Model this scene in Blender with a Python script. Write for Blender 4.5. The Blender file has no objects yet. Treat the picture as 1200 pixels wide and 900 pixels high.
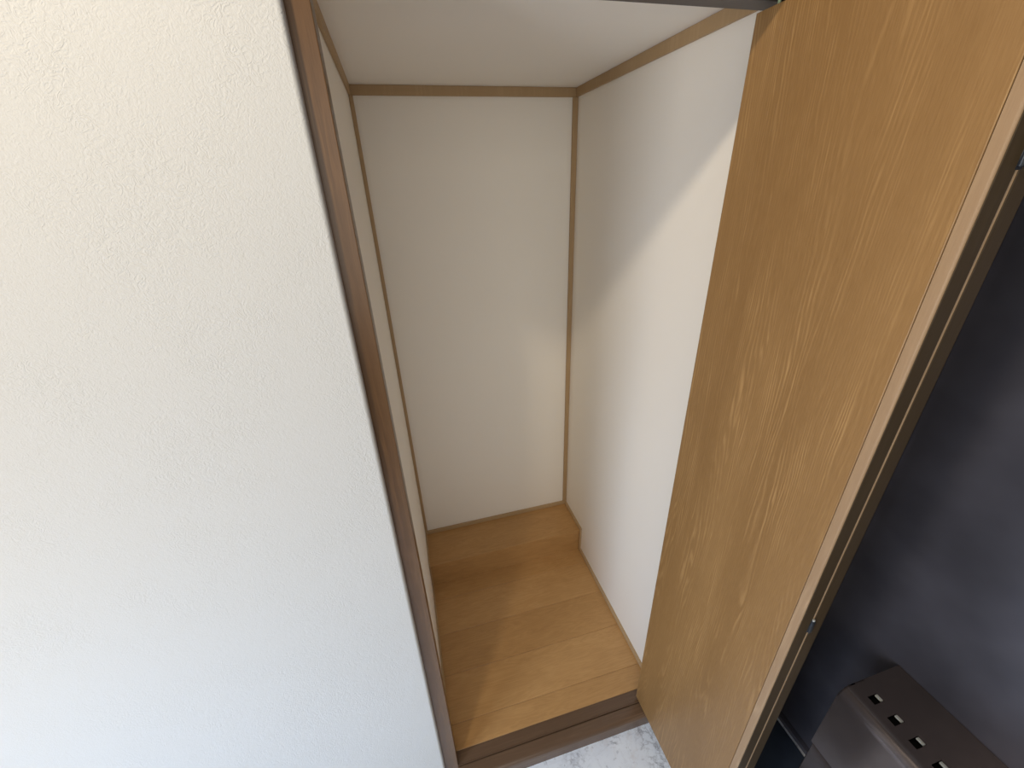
import bpy, bmesh, math, random
from mathutils import Vector, Matrix
random.seed(4)
C = bpy.context.scene.collection

# ------------------------------------------------------------------ helpers
def box(bm, x0, x1, y0, y1, z0, z1, bev=0.0, seg=2):
    r = bmesh.ops.create_cube(bm, size=1)
    vs = r['verts']
    bmesh.ops.scale(bm, vec=(abs(x1-x0), abs(y1-y0), abs(z1-z0)), verts=vs)
    bmesh.ops.translate(bm, vec=((x0+x1)/2, (y0+y1)/2, (z0+z1)/2), verts=vs)
    if bev > 0:
        es = list({e for v in vs for e in v.link_edges})
        bmesh.ops.bevel(bm, geom=es, offset=bev, segments=seg, profile=0.5, affect='EDGES')
    return bm

def cyl(bm, c, r, h, axis='Z', seg=20, bev=0.0):
    m = Matrix.Translation(c)
    if axis == 'X': m = m @ Matrix.Rotation(math.pi/2, 4, 'Y')
    if axis == 'Y': m = m @ Matrix.Rotation(math.pi/2, 4, 'X')
    q = bmesh.ops.create_cone(bm, cap_ends=True, segments=seg, radius1=r, radius2=r, depth=h, matrix=m)
    if bev > 0:
        es = [e for e in {e for v in q['verts'] for e in v.link_edges}
              if len(e.link_faces) == 2 and e.calc_face_angle(0) > 1.0]
        bmesh.ops.bevel(bm, geom=es, offset=bev, segments=2, profile=0.5, affect='EDGES')

def prism(bm, pts, axis, a, b):
    """extrude a closed outline along an axis; pts are the other two coordinates in xyz order"""
    def P(p, t):
        return {'X': (t, p[0], p[1]), 'Y': (p[0], t, p[1]), 'Z': (p[0], p[1], t)}[axis]
    A = [bm.verts.new(P(p, a)) for p in pts]
    B = [bm.verts.new(P(p, b)) for p in pts]
    n = len(pts)
    bm.faces.new(A); bm.faces.new(B[::-1])
    for i in range(n):
        bm.faces.new((A[i], A[(i+1) % n], B[(i+1) % n], B[i]))
    bmesh.ops.recalc_face_normals(bm, faces=bm.faces)

def wpos(o):
    v = Vector((0, 0, 0))
    while o: v += o.location; o = o.parent
    return v

def obj(name, bm, mat, parent=None, smooth=False):
    me = bpy.data.meshes.new(name)
    if parent: bmesh.ops.translate(bm, vec=-wpos(parent), verts=bm.verts)
    bmesh.ops.recalc_face_normals(bm, faces=bm.faces)
    bm.to_mesh(me); bm.free()
    me.materials.append(mat)
    if smooth:
        for p in me.polygons: p.use_smooth = True
        try: me.set_sharp_from_angle(angle=math.radians(40))
        except Exception: pass
    o = bpy.data.objects.new(name, me); C.objects.link(o)
    if parent: o.parent = parent
    return o

def struct(name, bm, mat, label=None, parent=None, smooth=False):
    o = obj(name, bm, mat, parent, smooth)
    o['kind'] = 'structure'
    if label: o['label'] = label
    return o

def thing(name, label, cat, loc):
    o = bpy.data.objects.new(name, None); C.objects.link(o)
    o.empty_display_size = 0.05
    o.location = loc; o['label'] = label; o['category'] = cat
    return o

def N(): return bmesh.new()

# ------------------------------------------------------------------ materials
class M:
    def __init__(s, name, rough=0.5, spec=0.5):
        s.m = bpy.data.materials.new(name); s.m.use_nodes = True
        s.t = s.m.node_tree; s.n = s.t.nodes; s.l = s.t.links
        s.b = s.n['Principled BSDF']
        s.b.inputs['Roughness'].default_value = rough
        s.b.inputs['Specular IOR Level'].default_value = spec
        s.co = s.n.new('ShaderNodeTexCoord').outputs['Object']
    def mapping(s, scale=(1, 1, 1), rot=(0, 0, 0), loc=(0, 0, 0)):
        q = s.n.new('ShaderNodeMapping')
        q.inputs['Scale'].default_value = scale
        q.inputs['Rotation'].default_value = rot
        q.inputs['Location'].default_value = loc
        s.l.new(s.co, q.inputs['Vector']); return q.outputs[0]
    def noise(s, vec, scale=1, detail=4, rough=0.5, dist=0.0):
        q = s.n.new('ShaderNodeTexNoise')
        q.inputs['Scale'].default_value = scale; q.inputs['Detail'].default_value = detail
        q.inputs['Roughness'].default_value = rough; q.inputs['Distortion'].default_value = dist
        s.l.new(vec, q.inputs['Vector']); return q.outputs[0]
    def math(s, op, a, b=None, c=None, clamp=False):
        q = s.n.new('ShaderNodeMath'); q.operation = op; q.use_clamp = clamp
        for i, v in enumerate((a, b, c)):
            if v is None: continue
            if isinstance(v, (int, float)): q.inputs[i].default_value = v
            else: s.l.new(v, q.inputs[i])
        return q.outputs[0]
    def sep(s):
        q = s.n.new('ShaderNodeSeparateXYZ'); s.l.new(s.co, q.inputs[0]); return q.outputs
    def ramp(s, fac, stops, interp='LINEAR'):
        q = s.n.new('ShaderNodeValToRGB'); r = q.color_ramp; r.interpolation = interp
        while len(r.elements) < len(stops): r.elements.new(0.5)
        for e, (p, c) in zip(r.elements, stops):
            e.position = p; e.color = (*c, 1) if len(c) == 3 else c
        s.l.new(fac, q.inputs[0]); return q.outputs[0]
    def mix(s, fac, a, b, mode='MIX'):
        q = s.n.new('ShaderNodeMix'); q.data_type = 'RGBA'; q.blend_type = mode
        ins = [i for i in q.inputs if i.type == 'RGBA']; f = q.inputs[0]
        if isinstance(fac, (int, float)): f.default_value = fac
        else: s.l.new(fac, f)
        for i, v in zip(ins, (a, b)):
            if isinstance(v, tuple): i.default_value = (*v, 1)
            else: s.l.new(v, i)
        return [o for o in q.outputs if o.type == 'RGBA'][0]
    def color(s, c):
        if isinstance(c, tuple): s.b.inputs['Base Color'].default_value = (*c, 1)
        else: s.l.new(c, s.b.inputs['Base Color'])
    def bump(s, h, dist=0.001, strength=1.0):
        q = s.n.new('ShaderNodeBump'); q.inputs['Distance'].default_value = dist
        q.inputs['Strength'].default_value = strength
        s.l.new(h, q.inputs['Height']); s.l.new(q.outputs[0], s.b.inputs['Normal'])

def mat_plaster():
    k = M('plaster_wallpaper', 0.85, 0.2)
    v = k.mapping()
    # patches of trowel relief: thin crinkled ridges, stronger in some places than others
    w = k.noise(v, 90, 2, 0.5, 1.6)
    ridge = k.math('SUBTRACT', 1.0, k.math('MULTIPLY', k.math('ABSOLUTE', k.math('SUBTRACT', w, 0.5)), 7.0), clamp=True)
    w2 = k.noise(k.mapping(loc=(3, 1, 5)), 190, 2, 0.5, 1.0)
    patch = k.ramp(k.noise(k.mapping(loc=(1, 7, 2)), 7, 3, 0.6), [(0.40, (0.15,)*3), (0.62, (1,)*3)])
    grain = k.noise(v, 520, 2, 0.6)
    h = k.math('ADD', k.math('MULTIPLY', k.math('MULTIPLY', ridge, patch), 0.45), k.math('MULTIPLY', w2, 0.7))
    h = k.math('ADD', h, k.math('MULTIPLY', grain, 0.35))
    k.bump(h, 0.0011, 0.62)
    k.color((0.63, 0.618, 0.592)); return k.m

def mat_paper():
    k = M('closet_wallpaper', 0.8, 0.25)
    f = k.noise(k.mapping((1, 1, 1)), 420, 3, 0.6)
    k.bump(f, 0.0004, 0.6)
    t = k.noise(k.mapping((1, 1, 1)), 2.5, 2)
    k.color(k.ramp(t, [(0.3, (0.865, 0.805, 0.715)), (0.7, (0.88, 0.82, 0.73))])); return k.m

def mat_oak(name, dark, light, axis='z', rough=0.42, figure=1.0, seed=0.0, freq=330):
    """straight and cathedral grain running along the given axis"""
    k = M(name, rough, 0.4)
    sx = {'z': (1, 1, .10), 'x': (.07, 1, 1), 'y': (1, .07, 1)}[axis]
    big = k.noise(k.mapping(tuple(4.2*a for a in sx), loc=(seed, seed*1.7, seed*.6)), 1, 2, 0.45)
    med = k.noise(k.mapping(tuple(26*a for a in sx), loc=(seed, 0, 0)), 1, 2, 0.5)
    X = k.sep()
    across = {'z': k.math('ADD', X[0], X[1]), 'x': k.math('ADD', X[1], X[2]), 'y': k.math('ADD', X[0], X[2])}[axis]
    ph = k.math('ADD', k.math('MULTIPLY', across, freq), k.math('MULTIPLY', big, 330.0*figure))
    ph = k.math('ADD', ph, k.math('MULTIPLY', med, 34.0))
    fine = k.noise(k.mapping(tuple(90*a for a in sx), loc=(1, seed, 4)), 1, 2, 0.5)
    ph = k.math('ADD', ph, k.math('MULTIPLY', fine, 9.0))
    line = k.math('MULTIPLY_ADD', k.math('SINE', ph), 0.5, 0.5)
    line = k.math('POWER', line, 2.2)
    wide = k.noise(k.mapping(tuple(18*a*(1.6 if a < 1 else 1) for a in sx), loc=(5, seed, 2)), 1, 3, 0.6)
    amt = k.ramp(wide, [(0.38, (0.05,)*3), (0.66, (1,)*3)])
    dash = k.noise(k.mapping(tuple(120*a*(0.5 if a < 1 else 1) for a in sx), loc=(3, 1, seed)), 1, 2, 0.5)
    amt = k.math('MULTIPLY', amt, k.ramp(dash, [(0.36, (0.15,)*3), (0.60, (1,)*3)]))
    pore = k.noise(k.mapping(tuple(620*a*(0.6 if a < 1 else 1) for a in sx)), 1, 2, 0.6)
    blot = k.noise(k.mapping(tuple(7*a for a in sx), loc=(2, 2, seed)), 1, 3)
    fac = k.math('ADD', k.math('MULTIPLY', k.math('MULTIPLY', line, amt), 0.52), k.math('MULTIPLY', pore, 0.34))
    fac = k.math('ADD', fac, k.math('MULTIPLY', k.math('SUBTRACT', blot, 0.5), 0.55), clamp=True)
    k.color(k.ramp(fac, [(0.05, dark), (0.75, light)]))
    k.bump(k.math('ADD', k.math('MULTIPLY', k.math('MULTIPLY', line, amt), 0.6), pore), 0.00025, 0.5)
    return k.m

def mat_floor():
    k = M('maple_floor', 0.36, 0.42)
    X = k.sep()
    # one tone per board (board edges at y = .077 + n * .1645)
    idx = k.math('FLOOR', k.math('DIVIDE', k.math('SUBTRACT', X[1], 0.077), 0.1645))
    wn = k.n.new('ShaderNodeTexWhiteNoise'); wn.noise_dimensions = '1D'; k.l.new(idx, wn.inputs['W'])
    cmb = k.n.new('ShaderNodeCombineXYZ')
    k.l.new(k.math('ADD', k.math('MULTIPLY', X[0], 0.9), k.math('MULTIPLY', idx, 3.7)), cmb.inputs[0])
    k.l.new(k.math('MULTIPLY', X[1], 9.0), cmb.inputs[1]); k.l.new(k.math('MULTIPLY', X[2], 9.0), cmb.inputs[2])
    g = k.noise(cmb.outputs[0], 2.2, 3, 0.55, 1.2)
    lines = k.math('MULTIPLY_ADD', k.math('SINE', k.math('MULTIPLY', g, 75.0)), 0.5, 0.5)
    fig = k.noise(k.mapping((9, 26, 26)), 1, 3, 0.6, 0.8)
    fib = k.noise(k.mapping((14, 420, 420)), 1, 2)
    fac = k.math('ADD', k.math('MULTIPLY', lines, 0.13), k.math('MULTIPLY', fig, 0.45))
    fac = k.math('ADD', fac, k.math('MULTIPLY', fib, 0.22))
    fac = k.math('ADD', fac, k.math('MULTIPLY', wn.outputs[0], 0.22), clamp=True)
    k.color(k.ramp(fac, [(0.15, (0.38, 0.202, 0.072)), (0.55, (0.50, 0.285, 0.110)), (0.9, (0.60, 0.36, 0.155))]))
    k.bump(fib, 0.0001, 0.4)
    return k.m

def mat_marble():
    k = M('white_marble', 0.22, 0.5)
    v = k.mapping()
    warp = k.noise(v, 6, 4, 0.6)
    w1 = k.noise(k.mapping(loc=(0.3, 0.2, 0)), 11, 5, 0.62, 1.2)
    vein = k.math('SUBTRACT', 1.0, k.math('MULTIPLY', k.math('ABSOLUTE', k.math('SUBTRACT', w1, 0.5)), 26.0), clamp=True)
    w2 = k.noise(k.mapping(loc=(2.3, 1.2, 0)), 24, 4, 0.6, 0.9)
    vein2 = k.math('SUBTRACT', 1.0, k.math('MULTIPLY', k.math('ABSOLUTE', k.math('SUBTRACT', w2, 0.48)), 30.0), clamp=True)
    mask = k.ramp(warp, [(0.50, (0,)*3), (0.62, (1,)*3)])
    spots = k.ramp(k.noise(k.mapping(loc=(5, 5, 0)), 60, 2, 0.5), [(0.64, (0,)*3), (0.72, (1,)*3)])
    a = k.math('ADD', k.math('MULTIPLY', k.math('MULTIPLY', vein, k.math('MULTIPLY_ADD', mask, 0.8, 0.2)), 0.5), k.math('MULTIPLY', k.math('MULTIPLY', vein2, mask), 0.45))
    a = k.math('ADD', a, k.math('MULTIPLY', spots, 0.35), clamp=True)
    base = k.ramp(k.noise(v, 14, 3), [(0.35, (0.80, 0.86, 0.95)), (0.65, (0.86, 0.92, 1.0))])
    tint = k.ramp(k.noise(k.mapping(loc=(9, 3, 1)), 9, 4, 0.7), [(0.55, (0,)*3), (0.7, (0.5,)*3)])
    base = k.mix(tint, base, (0.60, 0.55, 0.55))
    k.color(k.mix(a, base, (0.27, 0.29, 0.34))); return k.m

def mat_plain(name, col, rough=0.5, spec=0.5, metal=0.0, var=0.12, sc=30, bump=0.0):
    k = M(name, rough, spec); k.b.inputs['Metallic'].default_value = metal
    f = k.noise(k.mapping(), sc, 3)
    k.color(k.ramp(f, [(0.3, tuple(c*(1-var) for c in col)), (0.7, tuple(min(1, c*(1+var)) for c in col))]))
    if bump: k.bump(k.noise(k.mapping(), 700, 2), bump, 0.6)
    return k.m

plaster = mat_plaster(); paper = mat_paper(); floorm = mat_floor(); marble = mat_marble()
oak_door = mat_oak('oak_veneer', (0.245, 0.130, 0.045), (0.455, 0.268, 0.108), 'z', 0.40, 1.0, 3.1, 900)
oak_strip = mat_oak('oak_edge_strip', (0.33, 0.21, 0.115), (0.46, 0.31, 0.18), 'z', 0.5, 0.15, 8.0, 200)
oak_edge = mat_oak('stained_door_edge', (0.046, 0.026, 0.007), (0.064, 0.038, 0.012), 'z', 0.5, 0.1, 1.0, 90)
stain = mat_oak('dark_stained_wood', (0.115, 0.058, 0.023), (0.215, 0.108, 0.042), 'z', 0.30, 0.1, 5.0, 260)
stain_x = mat_oak('dark_stained_sill', (0.105, 0.062, 0.036), (0.165, 0.100, 0.060), 'x', 0.22, 0.08, 6.0, 300)
stain_h = mat_oak('dark_stained_header', (0.085, 0.068, 0.056), (0.120, 0.098, 0.082), 'x', 0.5, 0.1, 2.0, 300)
trimm = mat_oak('pale_trim_wood', (0.40, 0.265, 0.135), (0.47, 0.32, 0.175), 'z', 0.55, 0.05, 2.0, 60)
dark_metal = mat_plain('dark_steel_door', (0.125, 0.117, 0.133), 0.36, 0.5, 0.6, 0.25, 5)
plastic = mat_plain('dark_brown_plastic', (0.165, 0.135, 0.127), 0.22, 0.5, 0.75, 0.08, 20)
plastic_dark = mat_plain('black_plastic_inside', (0.006, 0.006, 0.006), 0.6, 0.3)
greym = mat_plain('pale_grey', (0.42, 0.42, 0.38), 0.5)  # hinge pins, and the painted lit inner walls of the slots
blackm = mat_plain('black_metal', (0.008, 0.009, 0.012), 0.35, 0.4)
pinm = mat_plain('pale_green_nylon', (0.52, 0.66, 0.42), 0.5)

# ------------------------------------------------------------------ dimensions (metres; closet floor is z = 0)
W, D, H = 0.75, 0.857, 1.978
S, SD = 0.1335, 0.203            # step height and depth
G = -0.060                       # marble floor
HB = 1.930                       # underside of the header
YF = -0.040                      # front of the door frame
YW = -0.060                      # face of the plaster wall
XR = 1.160                       # plane of the front door
RT = 2.85

# ------------------------------------------------------------------ closet shell
b = N(); box(b, -0.06, W+0.06, D, D+0.06, -0.1, H+0.06)
struct('wall_back', b, paper, 'off white papered back wall inside the closet')
b = N(); box(b, -0.06, 0, 0.0, D, -0.1, H+0.06)
struct('wall_left', b, paper, 'narrow papered left wall inside the closet')
b = N(); box(b, W, W+0.06, 0.0, D, -0.1, H+0.06)
struct('wall_right', b, paper, 'papered right wall inside the closet crossed by a diagonal shadow')
b = N(); box(b, 0, W, 0.0, D, H, H+0.06)
struct('ceiling', b, paper, 'off white ceiling of the closet')
# floor boards run across the closet, with fine v-joints between them
b = N()
ys = [0.0, 0.077, 0.2415, 0.406, 0.5705, D-SD+0.01]
for y0, y1 in zip(ys, ys[1:]):
    prism(b, [(y0+.0003, -0.02), (y1-.0003, -0.02), (y1-.0003, -.0011), (y1-.0013, 0), (y0+.0013, 0), (y0+.0003, -.0011)], 'X', 0, W)
box(b, 0, W, 0.0, D, -0.05, -0.0195)
struct('floor', b, floorm, 'pale wooden board floor of the closet')

t = thing('closet_step', 'low pale wooden step along the back wall of the closet', 'step', (W/2, D-SD/2, 0))
b = N(); box(b, 0.0005, W-0.0005, D-SD+0.0045, D-0.0005, 0.0002, S-0.0215); obj('riser', b, floorm, t)
b = N(); box(b, 0.0005, W-0.0005, D-SD, D-0.0005, S-0.0200, S, 0.0009, 1); obj('tread', b, floorm, t)

# ------------------------------------------------------------------ pale trims in the corners
tr = []
def trim(a, label, mat=trimm):
    b = N(); box(b, *a, 0.0006, 1)
    tr.append(struct('trim_%d' % (len(tr)+1), b, mat, label))
e = 0.0004
TC = 0.0275; TT = 0.008
trim((TT, W-TT, D-TT, D-e, H-TC, H-e), 'pale wooden strip where the back wall meets the ceiling')
trim((e, TT, 0.001, D-e, H-TC, H-e), 'pale wooden strip where the left wall meets the ceiling')
trim((W-TT, W-e, 0.001, D-e, H-TC, H-e), 'pale wooden strip where the right wall meets the ceiling')
trim((e, 0.0125, D-0.010, D-e, S+0.0205, H-TC), 'pale vertical strip in the back left corner')
trim((W-0.0185, W-e, D-0.010, D-e, S+0.0205, H-TC), 'pale vertical strip in the back right corner')
pale = mat_oak('pale_base_trim', (0.44, 0.30, 0.16), (0.52, 0.36, 0.20), 'x', 0.5, 0.05, 4.0, 60)
bb = []
def base(side, poly, x0, x1, label):
    b = N(); prism(b, poly, 'X', x0, x1); struct('baseboard_' + side, b, pale, label)
bh = 0.017; yt = D-SD
stepped = [(0.001, e), (yt-e, e), (yt-e, S+e), (D-0.0085, S+e), (D-0.0085, S+bh), (yt-0.010, S+bh), (yt-0.010, bh), (0.001, bh)]
base('right', stepped, W-0.0085, W-e, 'pale base strip that climbs the step on the right')
base('left', stepped, e, 0.0065, 'pale base strip that climbs the step on the left')
b = N(); box(b, e, W-e, D-0.0085, D-e, S+e, S+0.020, 0.0006, 1)
struct('baseboard_back', b, pale, 'pale base strip along the back wall on the step')

# ------------------------------------------------------------------ door frame
t = thing('door_frame', 'dark stained wooden frame around the closet opening', 'door frame', (0.37, -0.03, G))
b = N(); box(b, -0.030, 0.0195, YF, -0.0005, G, HB+0.04, 0.0012, 2); obj('jamb', b, stain, t)
b = N(); box(b, W+0.001, W+0.050, YF, -0.0005, G, HB+0.04, 0.0012, 2); obj('jamb', b, stain, t)
# header with the guide track let into its underside
hd = N()
prism(hd, [(-0.088, HB), (-0.051, HB), (-0.051, HB+0.012), (-0.037, HB+0.012), (-0.037, HB), (-0.0005, HB), (-0.0005, HB+0.045), (-0.088, HB+0.045)], 'X', 0.0197, W+0.0008)
hd = obj('header', hd, stain_h, t)
b = N(); box(b, 0.02, W, -0.0508, -0.0372, HB+0.009, HB+0.0118); o = obj('guide_track', b, blackm, hd)
# sill: flat tread, a guide groove, a rounded outer nose
sl = N()
pts = [(-0.0005, G), (-0.0005, -0.0006), (-0.0365, -0.0006), (-0.0380, 0.0012), (-0.0400, 0.0012), (-0.0405, -0.006), (-0.0425, -0.006), (-0.0432, -0.0010), (-0.072, -0.0016)]
for i in range(1, 7):
    a = i/6*math.pi/2
    pts.append((-0.072-0.012*math.sin(a), -0.0136+0.012*math.cos(a)))
pts.append((-0.084, G))
prism(sl, pts, 'X', 0.0197, W+0.0008)
obj('sill', sl, stain_x, t, smooth=True)

# ------------------------------------------------------------------ plaster walls of the entrance
k = 0.006
b = N()
# left wall: its free edge leans a little, rounded corner
def edge_x(z): return -0.021 + 0.0105*(z/1.9)
r = 0.006
for z0, z1 in ((G, RT),):
    vs = []
    for z in (z0, z1):
        ex = edge_x(z)
        ring = [(-1.7, -0.03), (-1.7, YW)] + [(ex-r+r*math.sin(a), YW+r-r*math.cos(a)) for a in [i/5*math.pi/2 for i in range(6)]] + [(ex, YF-0.0005), (-0.0305, YF-0.0005), (-0.0305, -0.03)]
        vs.append([b.verts.new((p[0], p[1], z)) for p in ring])
    n = len(vs[0])
    b.faces.new(vs[0]); b.faces.new(vs[1][::-1])
    for i in range(n): b.faces.new((vs[0][i], vs[0][(i+1) % n], vs[1][(i+1) % n], vs[1][i]))
struct('wall_front_left', b, plaster, 'white plaster textured wall left of the closet', smooth=True)
b = N(); box(b, W+0.0505, 0.862, YW, -0.03, G, RT)
struct('wall_front_right', b, plaster, 'narrow white plaster wall just right of the closet')
b = N(); box(b, 0.8625, XR, YW, -0.03, G, RT)  # unseen dark panel, added to keep white bounce off the front door
struct('trim_8', b, dark_metal, 'unseen dark steel panel added beside the front door to cut white bounce')
b = N(); box(b, edge_x(2.2), W+0.0505, YW, -0.001, HB+0.046, RT)
struct('wall_front_top', b, plaster, 'white plaster wall above the closet opening')
b = N(); box(b, -1.7, XR+0.05, -1.9, -0.001, G-0.06, G)
struct('floor', b, marble, 'white marble entrance floor with grey veins')

# ------------------------------------------------------------------ folding door, folded open at right angles to the opening
DX0, DX1, DX2 = 0.6735, 0.7040, 0.7350
DY0, DY1 = -0.0215, -0.3985
DZ0, DZ1 = 0.0035, 1.9195
t = thing('folding_door', 'tall oak veneered folding door standing open at the right of the closet', 'door', (0.704, DY0, DZ0))
def panel(x0, x1, inner, side):
    """oak faced panel; solid lipping along its outer edge beyond a fine groove"""
    yg = DY1+0.0145
    b = N(); box(b, x0, x1, yg+0.0012, DY0, DZ0, DZ1, 0.0012, 2)
    p = obj('door_panel', b, oak_door, t)
    b = N(); box(b, x0+0.0016, x1-0.0016, yg-0.0008, yg+0.0022, DZ0+0.0005, DZ1-0.0005)
    obj('groove', b, blackm, p)
    b = N()
    xs, xe = (x0, x1)
    # lipping cross section, rounded on the shown face
    rr = 0.003
    pl = [(xs, yg), (xs, DY1+rr)] + [(xs+rr-rr*math.cos(a), DY1+rr-rr*math.sin(a)) for a in [i/4*math.pi/2 for i in range(1, 5)]]
    pl += [(xe-0.0012, DY1), (xe, DY1+0.0012), (xe, yg)]
    prism(b, pl, 'Z', DZ0, DZ1)
    l = obj('edge_lipping', b, oak_strip, p, smooth=True)
    l['label'] = 'paler solid wood edge strip beyond a fine groove'
    b = N(); box(b, x0+0.0032, x1-0.0014, DY1-0.0010, DY1+0.0006, DZ0+0.001, DZ1-0.001, 0.0003, 1)
    q = obj('edge_banding', b, oak_edge, p); q['label'] = 'dark brown narrow edge of the door'
    return p
panel(DX0, DX1-0.0006, 0, 0)
panel(DX1+0.0006, DX2, 1, 0)
for z in (0.20, 0.948, 1.706):
    b = N()
    cyl(b, (DX1+0.001, DY1-0.0015, z), 0.0042, 0.030, 'Z', 20, 0.0010)
    box(b, DX1-0.0042, DX1+0.0058, DY1-0.0016, DY1+0.0010, z-0.0175, z+0.0175, 0.0008, 1)
    h = obj('hinge', b, blackm, t, smooth=True)
    b = N(); cyl(b, (DX1+0.001, DY1-0.0015, z+0.0165), 0.0024, 0.004, 'Z', 16, 0.0006)
    q = obj('hinge_pin', b, greym, h, smooth=True)
b = N(); cyl(b, (0.6930, -0.0430, 1.9290), 0.0024, 0.019, 'Z', 16); obj('pivot_pin', b, pinm, t, smooth=True)
b = N(); box(b, 0.6870, 0.712, -0.0470, -0.0390, DZ1-0.001, DZ1+0.0035, 0.0006, 1); obj('pivot_bracket', b, blackm, t)

# ------------------------------------------------------------------ front door on the right, with its letter box
b = N(); box(b, XR, XR+0.05, -1.05, -0.19, G+0.02, 2.1, 0.002, 2)
dr = struct('door_1', b, dark_metal, 'dark brown steel front door facing left')
b = N()
box(b, XR-0.025, XR+0.05, -0.187, YW-0.001, G, 2.14, 0.002, 2)
box(b, XR-0.025, XR+0.05, -1.12, -1.053, G, 2.14, 0.002, 2)
box(b, XR-0.025, XR+0.05, -1.053, -0.187, 2.103, 2.14)
box(b, XR-0.015, XR+0.05, -1.053, -0.187, G, G+0.018)
struct('trim_6', b, dark_metal, 'dark steel frame of the front door')

b = N(); box(b, 0.90, XR-0.0255, -1.05, YW-0.001, G, G+0.006, 0.002, 2)  # thin dark strip laid over the marble
struct('trim_7', b, mat_plain('dark_blue_grey_strip', (0.022, 0.030, 0.045), 0.5), 'dark blue grey strip on the floor beside the front door')

MB = thing('letter_box', 'dark brown plastic letter box with slotted top fixed to the front door', 'letter box', (XR, -0.56, 0.28))
zt = 0.550; ya, yb = -0.372, -0.780; xf = 0.975; xb = XR-0.001
# body: upper shell open inside, lower tray behind a seam
def shell(z0, z1, xf, ya, yb, th=0.003, round_top=False):
    b = N()
    box(b, xf, xf+th, yb, ya, z0, z1)
    box(b, xf+th, xb, ya-th, ya, z0, z1)
    box(b, xf+th, xb, yb, yb+th, z0, z1)
    return b
up = shell(0.295, zt-0.030, xf-0.004, ya, yb)
body = obj('body', up, plastic, MB, smooth=True)
lo = N(); box(lo, xf-0.001, xb, yb, ya-0.002, 0.12, 0.291, 0.004, 3)
obj('lower_tray', lo, plastic, MB, smooth=True)
b = N(); box(b, xf+0.0005, xb, yb+0.001, ya-0.003, 0.290, 0.296); obj('seam', b, plastic_dark, MB)
# lid: rounded front lip, flat slotted top
rail = 0.045                        # x from the front to the slots
sx0, sx1 = xf+0.038, xf+0.068
slots = []
y = -0.413
while y > yb+0.03:
    slots.append(y); y -= 0.0445
b = N()
R_ = 0.030
cx_ = xf-0.004+R_
prof = [(cx_-R_*math.cos(a), zt-R_+R_*math.sin(a)) for a in [i/8*math.pi/2 for i in range(9)]]
inner = [(sx0, zt), (sx0, zt-0.004)] + [(cx_-(R_-0.003)*math.cos(a), zt-R_+(R_-0.003)*math.sin(a)) for a in [i/8*math.pi/2 for i in range(8, -1, -1)]]
prism(b, prof+inner, 'Y', yb, ya)
# back rail and bridges between the slots
prism(b, [(sx1, zt-0.004), (sx1, zt), (xb, zt+0.001), (xb, zt-0.004)], 'Y', yb, ya)
hw = 0.0088
edges = [ya] + [v for s in slots for v in (s+hw, s-hw)] + [yb]
for i in range(0, len(edges), 2):
    box(b, sx0, sx1, edges[i+1], edges[i], zt-0.004, zt)
# end cheeks that close the rounded lip
cheek = prof + [(xb, zt), (xb, zt-R_)]
prism(b, cheek, 'Y', ya-0.003, ya-0.0001); prism(b, cheek, 'Y', yb+0.0001, yb+0.003)
lid = obj('lid', b, plastic, MB, smooth=True)
for s in slots:  # pale pieces painted in as light on each slot's inner wall
    b = N(); box(b, sx1-0.0075, sx1-0.0005, s-0.0075, s+0.0075, zt-0.006, zt-0.0012, 0.0008, 1)
    obj('slot_lit_wall', b, greym, lid)
b = N(); box(b, xf+0.01, xb-0.004, yb+0.006, ya-0.006, zt-0.040, zt-0.036); obj('inner_plate', b, plastic_dark, MB)

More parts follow.
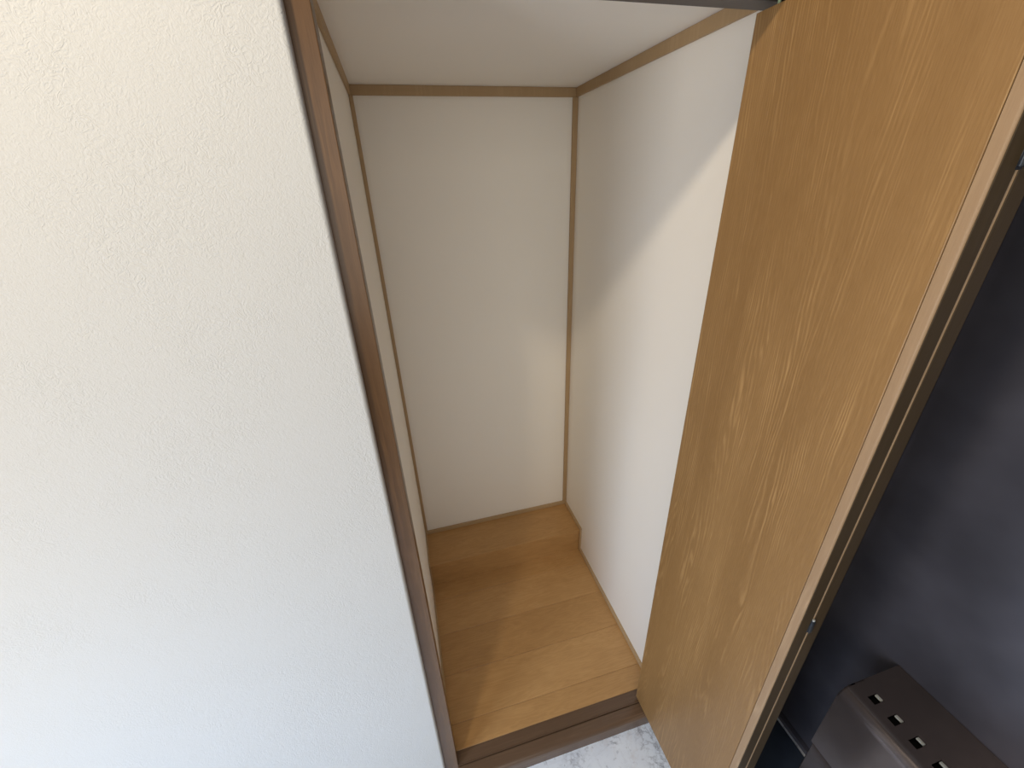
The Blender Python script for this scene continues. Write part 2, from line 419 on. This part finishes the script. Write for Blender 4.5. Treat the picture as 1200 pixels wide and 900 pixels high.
# ------------------------------------------------------------------ light
def area(name, loc, target, size, size_y, energy, col, spread=180):
    L = bpy.data.lights.new(name, 'AREA'); L.shape = 'RECTANGLE'; L.size = size; L.size_y = size_y
    L.energy = energy; L.color = col; L.spread = math.radians(spread)
    o = bpy.data.objects.new(name, L); C.objects.link(o); o.location = loc
    o.rotation_euler = (Vector(target)-Vector(loc)).to_track_quat('-Z', 'Y').to_euler(); return o
# warm ceiling lamp of the entrance
L = bpy.data.lights.new('ceiling_lamp', 'POINT'); L.energy = 34; L.color = (1.0, 0.87, 0.68); L.shadow_soft_size = 0.05
o = bpy.data.objects.new('ceiling_lamp', L); C.objects.link(o); o.location = (-0.385, -0.70, 2.505)
# cool daylight low on the left, plus two added fill lights
area('left_fill', (-1.7, -1.12, 1.2), (0.4, -0.1, 0.9), 0.7, 1.1, 19.5, (1.0, 0.92, 0.82))  # warm fill added from the left, no window built
area('low_daylight', (-1.45, -1.08, 0.75), (0.6, -0.3, -0.06), 0.6, 0.8, 8.5, (0.34, 0.60, 1.0), 120)
area('front_fill', (-0.35, -2.3, 1.6), (0.1, 0, 1.0), 1.7, 1.5, 18, (1.0, 0.945, 0.85))  # broad fill added behind the camera to brighten the closet

w = bpy.data.worlds.new('World'); bpy.context.scene.world = w; w.use_nodes = True
bg = w.node_tree.nodes['Background']; bg.inputs[0].default_value = (0.80, 0.90, 1.0, 1); bg.inputs[1].default_value = 0.20

# ------------------------------------------------------------------ camera
cam = bpy.data.cameras.new('camera'); co = bpy.data.objects.new('camera', cam); C.objects.link(co)
cam.sensor_width = 36; cam.sensor_fit = 'HORIZONTAL'; cam.lens = 36*478.33/1200; cam.clip_start = 0.01
yaw, pitch, roll = 0.248, 0.4578, -0.0396
cy, sy, cp, sp = math.cos(yaw), math.sin(yaw), math.cos(pitch), math.sin(pitch)
f = Vector((sy*cp, cy*cp, -sp)); rt = Vector((cy, -sy, 0)); upv = rt.cross(f)
cr, sr = math.cos(roll), math.sin(roll)
r2 = cr*rt+sr*upv; u2 = -sr*rt+cr*upv
mw = Matrix((r2, u2, -f)).transposed().to_4x4(); mw.translation = (0.0777, -0.7207, 1.6951)
co.matrix_world = mw
sc = bpy.context.scene
sc.camera = co
sc.view_settings.view_transform = 'Standard'; sc.view_settings.look = 'None'
sc.view_settings.gamma = 1; sc.view_settings.use_curve_mapping = False
sc.view_settings.exposure = 0.0
